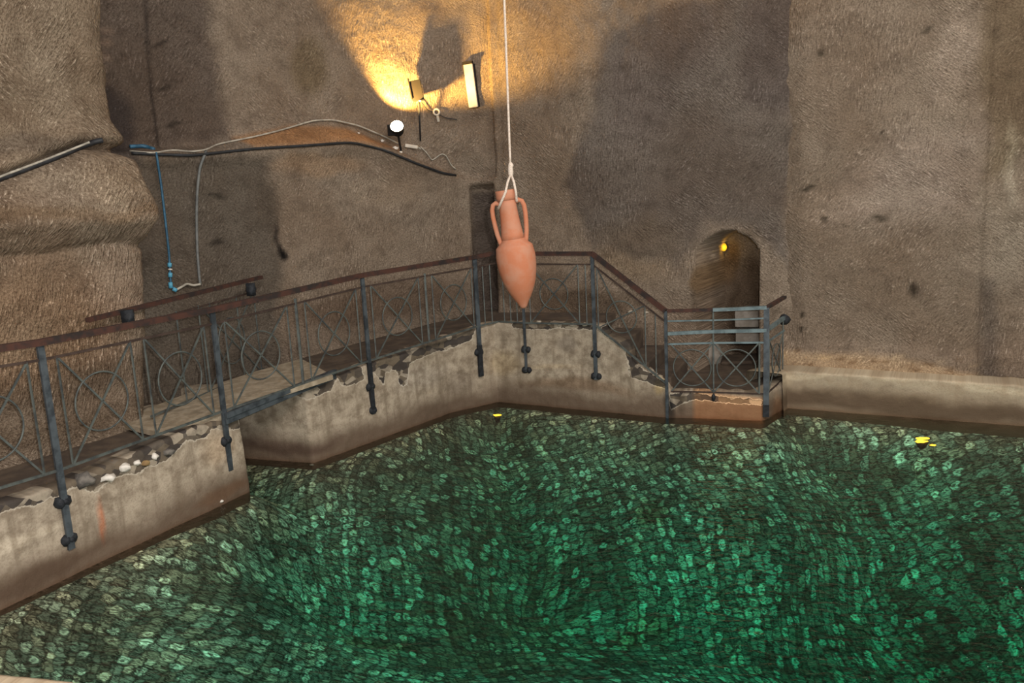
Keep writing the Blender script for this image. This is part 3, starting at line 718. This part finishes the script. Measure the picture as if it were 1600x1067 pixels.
# ------------------------------------------------------------------ rubble lying on the worn arris
def rubble(name, px, py, r, mat, label, group=None, flat=0.6):
    p = hit(px, py, 0.0); mb = MB().blob((0, 0, 0), r, r * .8, r * flat, seed=px, rough=0.5)
    o = mb.build(name, mat, None, True); o.location = p; tag(o, label, 'stone', group); return o
rubble('rubble_stone', 167, 746, 0.075, M['white_stone'], 'largest whitish stone exposed in the broken top of the left pool wall', flat=.45)
rubble('rubble_stone', 193, 730, 0.060, M['white_stone'], 'pale oblong stone in the broken pool wall top, right of the largest one')
rubble('rubble_stone', 213, 723, 0.042, M['white_stone'], 'smaller white stone beside the ochre stone in the broken wall top')
rubble('rubble_stone', 241, 713, 0.034, M['white_stone'], 'small round white stone, farthest right of the row in the broken wall top', flat=.9)
rubble('rubble_stone', 226, 724, 0.045, simple('ochre stone', c(166, 138, 92), .9, var=c(140, 112, 76), bump=.01), 'ochre stone between two white ones in the broken wall top')
rubble('rubble_stone', 262, 706, 0.060, M['dark_stone'], 'dark grey stone set in the broken wall top near its middle')
rubble('rubble_stone', 130, 750, 0.085, M['dark_stone'], 'broad dark stone in the broken wall top beside the leftmost post', flat=.7)
rubble('rubble_stone', 346, 783, 0.022, M['white_stone'], 'tiny white pebble at the waterline of the left pool wall')
rubble('rubble_stone', 487, 726, 0.030, M['stone'], 'small stone at the waterline under the corner of the far pool wall', flat=.4)
ORD = ['first', 'second', 'third', 'fourth', 'fifth', 'sixth', 'seventh', 'eighth']
for i, (px, py, r) in enumerate([(842, 503, .04), (858, 506, .03), (875, 507, .035), (893, 508, .03), (914, 507, .045), (948, 505, .03), (985, 487, .04), (1010, 488, .03)]):
    rubble('rubble_stone', px, py, r, M['stone'], ORD[i] + ' from the left of the small pale stones along the upper walkway edge', 'pale stones along the upper walkway edge')

# ------------------------------------------------------------------ railings
def rail_pts(name): pass
V3 = lambda p, z: Vector((p[0], p[1], z))
def panel(parent, P, Q, zt0, zt1, zb0, zb1, rad):
    """crossed bars with a ring, between two plan points"""
    P = Vector(P); Q = Vector(Q)
    mb = MB(); mb.bar(V3(P, zt0), V3(Q, zb1), 0.010, 0.016); mb.build('cross_bar', M['iron'], parent)
    mb = MB(); mb.bar(V3(P, zb0), V3(Q, zt1), 0.010, 0.016); mb.build('cross_bar', M['iron'], parent)
    ex = Vector((Q.x - P.x, Q.y - P.y, 0)).normalized(); cen = V3((P + Q) / 2, (zt0 + zt1 + zb0 + zb1) / 4)
    MB().ring(cen, ex, Vector((0, 0, 1)), rad, 0.008).build('ring', M['iron'], parent, True)
def upright(parent, p, z0, z1, w=0.013): 
    MB().bar(V3(p, z0), V3(p, z1), w, w, (1, 0, 0)).build('baluster', M['iron'], parent)
def post(parent, p, z0, z1, collars=(), wd=0.045, mat='post', side=(0.8, -0.6), foot=None, black_from=None):
    x = Vector((side[0], side[1], 0))
    o = MB().bar(V3(p, z0), V3(p, z1), wd, 0.022, (-side[1], side[0], 0)).build('post', M[mat], parent)
    if black_from:
        s_ = MB().bar(V3(p, z0 - .01), V3(p, black_from), wd + .008, 0.032, (-side[1], side[0], 0)).build('tarred_foot', M['tar'], o); s_['label'] = 'black tarred foot'
    for z in collars:
        b = MB(); cpt = V3(p, z) - x * 0.02; tn = Vector((-side[1], side[0], 0))
        b.blob(cpt - tn * .03, .045, .04, .05, seed=z * 7); b.blob(cpt + tn * .03, .04, .045, .045, seed=z * 11 + 2); b.blob(cpt, .05, .03, .035, seed=z)
        s_ = b.build('collar', M['tar'], o, True); s_['label'] = 'black bracket clamping the post to the pool wall'
    return o

# plan line of the railing, a few centimetres clear of the pool face
off = 0.035
def out_n(P, Q): t = (Vector(Q) - Vector(P)).normalized(); return Vector((t.y, -t.x)) * off
RP = [(-4.45, 4.76), (-3.65, 6.32), (-2.86, 7.86), (-1.72, 9.63), (-0.46, 11.0), (-0.17, 11.20), (0.19, 10.92), (1.07, 10.43), (1.89, 9.97)]
n1 = Vector((.88, -.47)); n2 = Vector((.78, -.62)); n3 = Vector((.6, -.8)); n4 = Vector((-.48, -.87))
nr_ = [n1, n1, n1, n2, n3, Vector((0, -1)), n4, n4, n4]
RP = [Vector(p) + n_ * off for p, n_ in zip(RP, nr_)]
HZ = [2.00, 1.91, 1.90, 1.985, 2.02, 2.045, 2.04, 2.035, 1.335]      # handrail heights
MZ = [h - 0.135 for h in HZ]; MZ[8] = 1.20
BZ = [0.96, 0.885, 0.905, 0.975, 1.10, 1.115, 1.125, 1.14, 0.43]
ra = thing('railing', (RP[1].x, RP[1].y, 0.3), 'long grey iron railing with ringed crosses and rusty handrail along the upper walkway', 'railing')
hp = [V3(p, z) for p, z in zip(RP, HZ)]
mb = MB(); mb.tube(hp, 0.034, 4, True, 0.8)
# a flat-topped bar: build from separate lengths so that the corners stay crisp
mb = MB()
for a, b in zip(hp, hp[1:]): mb.bar(a, b, 0.068, 0.050)
o = mb.build('handrail', M['rust'], ra); o['label'] = 'rusty brown handrail'
mb = MB()
for a, b in zip([V3(p, z) for p, z in zip(RP, MZ)], [V3(p, z) for p, z in zip(RP, MZ)][1:]): mb.bar(a, b, 0.012, 0.020)
mb.build('upper_bar', M['rust_thin'], ra)
mb = MB()
for a, b in zip([V3(p, z) for p, z in zip(RP, BZ)], [V3(p, z) for p, z in zip(RP, BZ)][1:]): mb.bar(a, b, 0.016, 0.022)
mb.build('lower_bar', M['iron'], ra)
def bay(parent, i, layout, rad, T=MZ, Bt=BZ):
    """layout: list of ('p', s0, s1) panels and ('b', s) balusters, s from 0 to 1 along the bay"""
    P, Q = RP[i], RP[i + 1]
    zt = lambda s: lerp(T[i], T[i + 1], s); zb = lambda s: lerp(Bt[i], Bt[i + 1], s)
    for it in layout:
        if it[0] == 'b': upright(parent, P.lerp(Q, it[1]), zb(it[1]), zt(it[1]))
        else:
            a, b = it[1], it[2]; panel(parent, P.lerp(Q, a), P.lerp(Q, b), zt(a), zt(b), zb(a), zb(b), rad)
two = [('b', .07), ('p', .07, .46), ('b', .46), ('b', .54), ('p', .54, .93), ('b', .93)]
bay(ra, 0, two, 0.245)
bay(ra, 1, two, 0.245)
bay(ra, 2, [('b', .06), ('p', .06, .44), ('b', .44), ('b', .50), ('b', .56), ('p', .56, .94), ('b', .94)], 0.245)
bay(ra, 3, [('b', .06), ('p', .06, .46), ('b', .46), ('b', .52), ('b', .58), ('p', .58, .96), ('b', .96)], 0.23)
bay(ra, 4, [('b', .35), ('b', .7)], 0.2)
bay(ra, 5, [('b', .25), ('b', .5), ('b', .75)], 0.2)
bay(ra, 6, [('b', .1), ('p', .1, .80), ('b', .80), ('b', .9)], 0.2)
bay(ra, 7, [('b', .06), ('p', .06, .72), ('b', .72), ('b', .86)], 0.2)
post(ra, RP[0], 0.3, HZ[0], (.5, .32), 0.06, side=n1)
post(ra, RP[1], 0.22, HZ[1], (.62, .30), 0.055, side=n1)
post(ra, RP[2], 0.30, HZ[2], (.60,), 0.055, side=n1)
post(ra, RP[3], 0.34, HZ[3], (.66, .37), 0.05, side=n2, black_from=0.95)
post(ra, RP[4], 0.42, HZ[4], (.74, ), 0.06, side=n3, black_from=.84)
post(ra, RP[6], 0.46, HZ[6], (.76, .48), 0.032, side=n4)
post(ra, RP[7], 0.42, HZ[7], (.75, .46), 0.045, side=n4)
post(ra, RP[8], -0.25, HZ[8], (), 0.035, side=n4)
mm = RP[2].lerp(RP[3], .5); upright(ra, mm, .93, 1.86, 0.025)
mm = RP[3].lerp(RP[4], .52); upright(ra, mm, 1.03, 1.9, 0.025)

# landing railing
n5 = Vector((-.3, -.95)); n6 = Vector((.82, -.57))
G = [Vector((1.91, 9.985)) + n5 * off, Vector((2.42, 9.82)) + n5 * off, Vector((3.0, 9.63)) + n5 * off, Vector((3.42, 10.32)) + n6 * .02]
la = thing('railing', (G[2].x, G[2].y, 0.1), 'lower blue-grey railing with two ringed crosses round the landing in front of the arched niche', 'railing')
zl = lambda z0, z1, s: lerp(z0, z1, s)
hz = [1.335, 1.345, 1.37, 1.38]
def rails(parent, name, zs, wx, wy, mat, lab=None, idx=(0, 1, 2, 3)):
    mb = MB(); q = [V3(G[i], zs[i]) for i in idx]
    for a, b in zip(q, q[1:]): mb.bar(a, b, wx, wy)
    o = mb.build(name, M[mat], parent)
    if lab: o['label'] = lab
rails(la, 'handrail', hz, .055, .035, 'rust', 'rusty handrail end', (0, 1))
rails(la, 'handrail', [z + .001 for z in hz], .055, .038, 'pipe', 'blue-grey painted handrail', (1, 2))
rails(la, 'handrail', hz, .05, .035, 'rust', 'rusty handrail stub reaching the rock wall', (2, 3))
rails(la, 'thin_bar', [z - .125 for z in hz], .012, .018, 'pipe', None, (0, 1, 2))
rails(la, 'pipe_rail', [1.055, 1.085, 1.10, 1.12], .04, .04, 'pipe', 'thick pale blue-grey pipe')
rails(la, 'thin_bar', [.925, .945, .955, .955], .014, .022, 'pipe')
rails(la, 'lower_bar', [.33, .335, .33, .33], .012, .018, 'rust_thin')
panel(la, G[0].lerp(G[1], .06), G[1], .925, .945, .335, .335, .225)
panel(la, G[1], G[1].lerp(G[2], .87), .945, .955, .335, .335, .225)
upright(la, G[1], .335, 1.345, .018); upright(la, G[1].lerp(G[2], .87), .335, .955, .02)
MB().blob(V3(G[1], .27), .025, .025, .05, 4).build('foot', M['tar'], la, True)
post(la, G[2], 0.06, 1.37, (), 0.065, 'post', side=n5, black_from=.2)
panel(la, G[2].lerp(G[3], .15), G[2].lerp(G[3], .95), .955, .955, .35, .35, .2)
upright(la, G[2].lerp(G[3], .15), .33, .955); upright(la, G[2].lerp(G[3], .92), .33, 1.1)
kn = MB().blob(V3(G[3], 1.09) , .07, .05, .07, 3).build('wall_bracket', M['tar'], la, True); kn['label'] = 'dark bracket fixed to the rock wall'

# wall side railing over the pit behind the walkway
h0 = onz(137, 500, 1.95); h1 = onz(408, 433, 1.99)
wr = thing('railing', (h0.x, h0.y, .9), 'short old railing with rusty bar between the walkway and the left rock wall', 'railing')
o = MB().bar(h0, h1, .05, .04).build('handrail', M['rust'], wr); o['label'] = 'rusty brown handrail'
d3 = (h1 - h0)
pt = lambda s, z: Vector((h0.x + d3.x * s, h0.y + d3.y * s, z))
MB().bar(pt(.22, 1.81), pt(.95, 1.84), .012, .018).build('upper_bar', M['rust_thin'], wr)
for s in (.42, .55, .62, .80, .93): MB().bar(pt(s, .9), pt(s, 1.84), .013, .013, (1, 0, 0)).build('baluster', M['iron'], wr)
panel(wr, pt(.56, 0).xy, pt(.92, 0).xy, 1.82, 1.82, .9, .9, .26)
MB().bar(pt(.22, .9), pt(.95, .9), .014, .02).build('lower_bar', M['iron'], wr)
for s, px_, py_ in ((.22, 200, 496), (.94, 392, 452)):
    cb_ = onz(px_, py_, 1.90); o = MB().bar(cb_ + Vector((0, 0, -.07)), cb_ + Vector((0, 0, .07)), .10, .08, (1, .3, 0)).blob(cb_, .06, .05, .07, s * 9, rough=.5).build('bracket', M['tar'], wr, True); o['label'] = 'black bracket below the handrail'

# ------------------------------------------------------------------ niche: steps, jamb block, amber lamp
ns = thing('niche_steps', (3.0, 11.0, .31), 'pale stone steps rising inside the dark arched niche', 'steps')
for (dy, z0, z1, x0, x1, mt) in [(0.62, .62, .80, 3.10, 3.40, 'step'), (0.66, .83, 1.06, 3.10, 3.40, 'step'), (0.62, .31, .36, 2.9, 3.75, 'floor')]:
    P0 = Vector((x0, 10.72 + dy)); P1 = Vector((x1, 10.62 + dy)); dd = Vector((.3, .5))
    q = [P0, P1, P1 + dd, P0 + dd]
    mb = MB().add([(p.x, p.y, z) for z in (z0, z1) for p in q], [(3, 2, 1, 0), (4, 5, 6, 7)] + [(i, (i + 1) % 4, 4 + (i + 1) % 4, 4 + i) for i in range(4)])
    o = mb.build('step', M[mt], ns); md = o.modifiers.new('b', 'BEVEL'); md.width = .015; md.segments = 2
mb = MB().blob(hit(1112, 558, .02), .13, .10, .24, 3, 3, .25); o = mb.build('jamb_stone', M['step'], None, True)
tag(o, 'pale grey upright stone at the left foot of the arched niche', 'stone')
p = hit(1131, 386, 0.05)
nlp = thing('niche_lamp', p, 'small amber lamp glowing high on the left side inside the arched niche', 'lamp')
MB().lathe([(.055, -.05), (.06, 0), (.05, .015)], p, (-.2, -1, 0)).build('housing', M['housing'], nlp)
o = MB().blob(p + Vector((-.01, -.035, 0)), .045, .03, .06, 1, rough=.1).build('lens', M['amber'], nlp, True)
lamp('niche_lamp_light', 'POINT', p + Vector((0.0, -.12, 0)), .7, (1, .6, .08), shadow_soft_size=.04)

# ------------------------------------------------------------------ amber reflections on the water, made as glowing blobs
for (px, py, lab, s) in [(777, 649, 'small amber reflection on the water, made as a glowing blob, near the corner below the amphora', 1.0), (1441, 688, 'small amber reflection on the water, made as glowing blobs, close to the right ledge', 1.35)]:
    q = onz(px, py, -0.03)
    t = thing('pool_glint', q - Vector((0, 0, .1)), lab, 'lamp')
    MB().lathe([(.02, -.10), (.03 * s, -.08), (.045 * s, -.03), (.045 * s, -.012)], q, (0, -.15, 1)).build('housing', M['housing'], t)  # dark base added under the made-up glowing flecks
    for dx, dy, rr in ([(0, 0, .05)] if s < 1.1 else [(-.035, -.05, .055), (.03, .05, .06), (.02, -.19, .025)]):
        MB().blob(q + Vector((dx, dy, .005)), rr * 1.2, rr * .8, .008, dx * 50 + 1, 2, .5).build('lens', M['amber_glint'], t, True)

# ------------------------------------------------------------------ lamps and fittings on the back wall
p = hit(620, 197, 0.38)
fl = thing('floodlight', p, 'lit floodlight on the rock ledge, glowing white beside the cables', 'lamp')
dirn = (CAM - p); dirn = Vector((.6, dirn.y, 7.0)).normalized()
MB().lathe([(.05, -.16), (.085, -.12), (.095, -.01), (.10, 0)], p, dirn, seg=24).build('housing', M['housing'], fl, True)
o = MB().lathe([(.088, -.004), (.084, .008), (.05, .02), (.01, .024)], p, dirn, seg=24).build('lens', M['glow'], fl, True); o['label'] = 'glowing white lens'
MB().bar(p - dirn * .05 + Vector((-.13, .03, -.02)), p - dirn * .05 + Vector((.0, .03, -.02)), .12, .14).build('ballast_box', M['housing'], fl)
w0 = hit(627, 238, 0.0)
MB().bar(p - dirn * .1 - Vector((0, 0, .02)), w0, .025, .025).build('bracket', M['housing'], fl)
aim = hit(655, 40, 0)
lamp('floodlight_beam', 'SPOT', p + Vector((-.03, .12, .14)), 600, (1.0, .58, .14), hit(765, 5, 0) + Vector((.3, 0, 2.0)), spot_size=R(126), spot_blend=.5, shadow_soft_size=.035)

p = hit(654, 141, 0.19); w1 = hit(657, 220, 0.03)
sp = thing('spotlight_box', w1, 'unlit dark box spotlight on a thin stalk, right of the glowing floodlight', 'lamp')
mb = MB().bar(p + Vector((-.01, 0, -.14)), p + Vector((-.05, 0, .13)), .16, .10, (1, 0, 0)); o = mb.build('housing', M['housing'], sp)
MB().bar(p + Vector((-.095, -.03, -.12)), p + Vector((-.13, -.03, .16)), .015, .07, (1, 0, 0)).build('shade_flap', M['housing'], sp)
MB().tube([p + Vector((0, 0, -.14)), p.lerp(w1, .5) + Vector((.0, -.02, -.02)), w1], .012, 8).build('stalk', M['black'], sp, True)
MB().bar(p + Vector((.0, -.07, -.15)), p + Vector((.03, -.07, -.15)), .03, .02).build('latch', M['white'], sp)

p0 = hit(735, 100, 0.04); p1 = hit(740, 168, 0.04)
tb = thing('tube_light_panel', p1, 'narrow white rectangular panel fixed to the rock wall left of the hanging rope', 'panel')
p0 = Vector((p1.x - .045, p0.y, p0.z))
o = MB().bar(p1, p0, .135, .035, (1, -.3, 0)).build('cover', M['white'], tb)
md = o.modifiers.new('b', 'BEVEL'); md.width = .01; md.segments = 2
tdir = (p0 - p1).normalized()
MB().bar(p0, p0 + tdir * .035, .14, .07, (1, -.3, 0)).build('end_cap', M['housing'], tb)
MB().bar(p1 + Vector((.03, .045, .0)), p0 + Vector((.03, .045, .0)), .14, .05, (1, -.3, 0)).build('back_plate', M['housing'], tb)

p = hit(682, 175, 0.05)
ins = thing('cable_hook', p, 'small white porcelain hook holding a thin black wire on the rock wall', 'hook')
MB().ring(p, Vector((1, 0, 0)), Vector((0, 0, 1)), .04, .014, 20).build('ring', M['white'], ins, True)
MB().bar(p + Vector((0.01, 0, -.05)), p + Vector((0.02, .03, -.13)), .03, .02).build('stem', M['white'], ins)
o = MB().tube(runpts([(657, 158), (668, 172), (684, 178), (696, 184), (714, 187)], .04), .007, 6).build('wire', M['black'], None, True); tag(o, 'thin black wire strung from the dark spotlight through the white hook', 'cable')

bx = hit(643, 229, .05)
jb = thing('junction_box', bx, 'small white junction box on the ledge between the floodlight and the stalk', 'box')
o = MB().bar(bx + Vector((-.09, 0, .02)), bx + Vector((.09, 0, -.015)), .06, .05).build('cover', M['white'], jb); md = o.modifiers.new('b', 'BEVEL'); md.width = .012; md.segments = 2
MB().tube([bx + Vector((.09, 0, -.015)), bx + Vector((.13, .01, -.04))], .012, 8).build('gland', M['grey_cable'], jb, True)
o = MB().tube(runpts([(657, 229), (668, 240), (675, 251), (690, 240), (697, 243), (705, 258), (712, 264)], .03), .009, 6).build('loose_wire', M['grey_cable'], None, True); tag(o, 'loose white wire zigzagging down the rock right of the junction box', 'cable')
for (px, py, r, lb) in [(617, 232, .05, 'largest white plaster lump on the ledge, right below the floodlight'), (597, 220, .035, 'white plaster lump on the cable ledge just left of the floodlight foot'), (626, 238, .03, 'small white plaster lump between the floodlight foot and the junction box'), (560, 208, .02, 'tiny white plaster fleck farthest left on the cable ledge')]:
    rubble('plaster_lump', px, py, r, M['white_stone'], lb, 'plaster lumps under the floodlight')

def cable(name, pix, r, mat, label, off=.03, sides=8):
    o = MB().tube(runpts(pix, off), r, sides).build(name, M[mat], None, True); tag(o, label, 'cable'); return o
cable('cable', [(-30, 291), (0, 279), (40, 264), (80, 249), (120, 232), (150, 221), (160, 219)], .024, 'black', 'thick black cable sagging across the cleft between the two left rock blocks', .05)
cable('cable', [(-30, 288), (0, 276), (40, 261), (80, 246), (110, 234), (140, 222)], .010, 'grey_cable', 'thin pale cable lying on the thick black one at the far left', .085)
cable('cable', [(205, 239), (240, 241), (300, 243), (345, 238), (400, 232), (470, 228), (550, 222), (600, 234), (650, 255), (690, 270), (712, 274)], .017, 'black', 'black cable along the lower edge of the rock ledge up to the corner', .03)
cable('cable', [(203, 236), (240, 239), (270, 234), (300, 237), (322, 234), (340, 225), (400, 213), (440, 203), (490, 188), (520, 187), (560, 196), (600, 213), (622, 224)], .011, 'grey_cable', 'pale grey cable arching over the upper edge of the ledge to the floodlight', .05)
cable('cable', [(203, 229), (225, 228), (240, 233)], .022, 'hose', 'short dark blue cable bundle lying on the cleft at the rock edge', .05)

hs = thing('blue_hose', hit(268, 450, .05), 'thin blue hose hanging down the wall with light blue fittings at its end', 'hose')
hp_ = runpts([(244, 238), (252, 290), (259, 350), (264, 395), (266, 430), (267, 446), (274, 453)], .05)
MB().tube(hp_, .013, 8).build('tube', M['hose'], hs, True)
for (px, py, px2, py2, mt) in [(265, 411, 265, 417, 'tape'), (266, 420, 266, 422, 'white'), (266, 426, 266, 433, 'tape'), (266, 441, 267, 450, 'tape'), (270, 451, 276, 454, 'tape')]:
    MB().tube([hit(px, py, .055), hit(px2, py2, .055)], .024, 8).build('fitting', M[mt], hs, True)
cable('conduit', [(322, 236), (312, 262), (308, 300), (307, 340), (308, 390), (311, 430), (313, 445)], .016, 'conduit', 'grey conduit hanging down the recessed wall right of the blue hose', .04)
cable('cable', [(275, 453), (284, 448), (292, 443), (302, 446), (313, 444)], .014, 'grey_cable', 'short grey cable end joining the hose fitting to the conduit', .05)

# ------------------------------------------------------------------ amphora and rope
YA = 6.8; k = YA / F_PX
top = aty(789.5, 297, YA); tip = aty(818.5, 481, YA); ax = (tip - top).normalized(); Ln = (tip - top).length; pxm = Ln / 186.0
am = thing('amphora', tip, 'terracotta amphora with two handles and pointed foot, hanging on a rope over the pool', 'amphora')
def prof(t): return [(r * pxm, h * pxm) for r, h in t]
xd = rt
body = prof([(16.5, 72), (19, 78), (24, 83.5), (28.6, 87.5), (29.2, 90), (29.8, 94), (30.8, 100), (31, 108), (30.2, 120), (28.5, 131), (26, 142), (22.5, 152), (18.5, 161), (13.5, 170), (9, 177), (6.5, 182), (5, 185), (1.5, 187)])
MB().lathe(body, top, ax, xd, 56).build('body', M['terracotta'], am, True)
MB().lathe(prof([(13.2, 12), (13.6, 25), (14.4, 40), (15.6, 55), (17, 68), (18.5, 78)]), top, ax, xd, 48).build('neck', M['terracotta'], am, True)
MB().lathe(prof([(11.5, 1.5), (15.5, 0), (16.2, 2), (16, 11), (14.8, 15), (13, 16)]), top, ax, xd, 48).build('rim', M['terracotta'], am, True)
side = (rt - ax * rt.dot(ax)).normalized()
for sg in (-1, 1):
    hpnt = [(13, 20), (18, 17.5), (22.5, 20), (25, 27), (25.4, 38), (24.5, 52), (23, 66), (20.5, 78), (19, 84)]
    pts = [top + side * sg * a * pxm + ax * b * pxm for a, b in hpnt]
    MB().tube(pts, 3.7 * pxm, 12).build('handle', M['terracotta'], am, True)
kn = aty(797.5, 262, YA); rtop = aty(787.6, -10, YA); upr = (rtop - kn)
ro = thing('rope', kn, 'thin pale rope hanging from above, forked and knotted round the amphora handles', 'rope')
rp = [kn + upr * s for s in (2.2, 1.6, 1.0, .6, .3, .08, 0)]
MB().tube(rp, .0095, 8).build('cord', M['rope'], ro, True)
MB().tube([kn + Vector((0, 0, .04)), kn + Vector((0.005, 0, .02)), kn, kn - Vector((0, 0, .05)), kn - Vector((0, 0, .075))], [.012, .022, .02, .022, .014], 10).build('knot', M['rope'], ro, True)
hL = top - side * 22 * pxm + ax * 17 * pxm; hR = top + side * 20 * pxm + ax * 15 * pxm
fr = -fw * 17 * pxm
MB().tube([kn - Vector((0.005, 0, .06)), aty(793, 285, YA - .06), aty(790, 300, YA - .10), aty(783, 316, YA - .08), aty(779, 326, YA - .03), aty(778, 322, YA + .04)], .010, 8).build('strand', M['rope'], ro, True)
MB().tube([kn - Vector((-0.005, 0, .06)), aty(803, 285, YA - .05), aty(806, 300, YA - .07), aty(807, 313, YA - .03), aty(809, 318, YA + .03)], .010, 8).build('strand', M['rope'], ro, True)
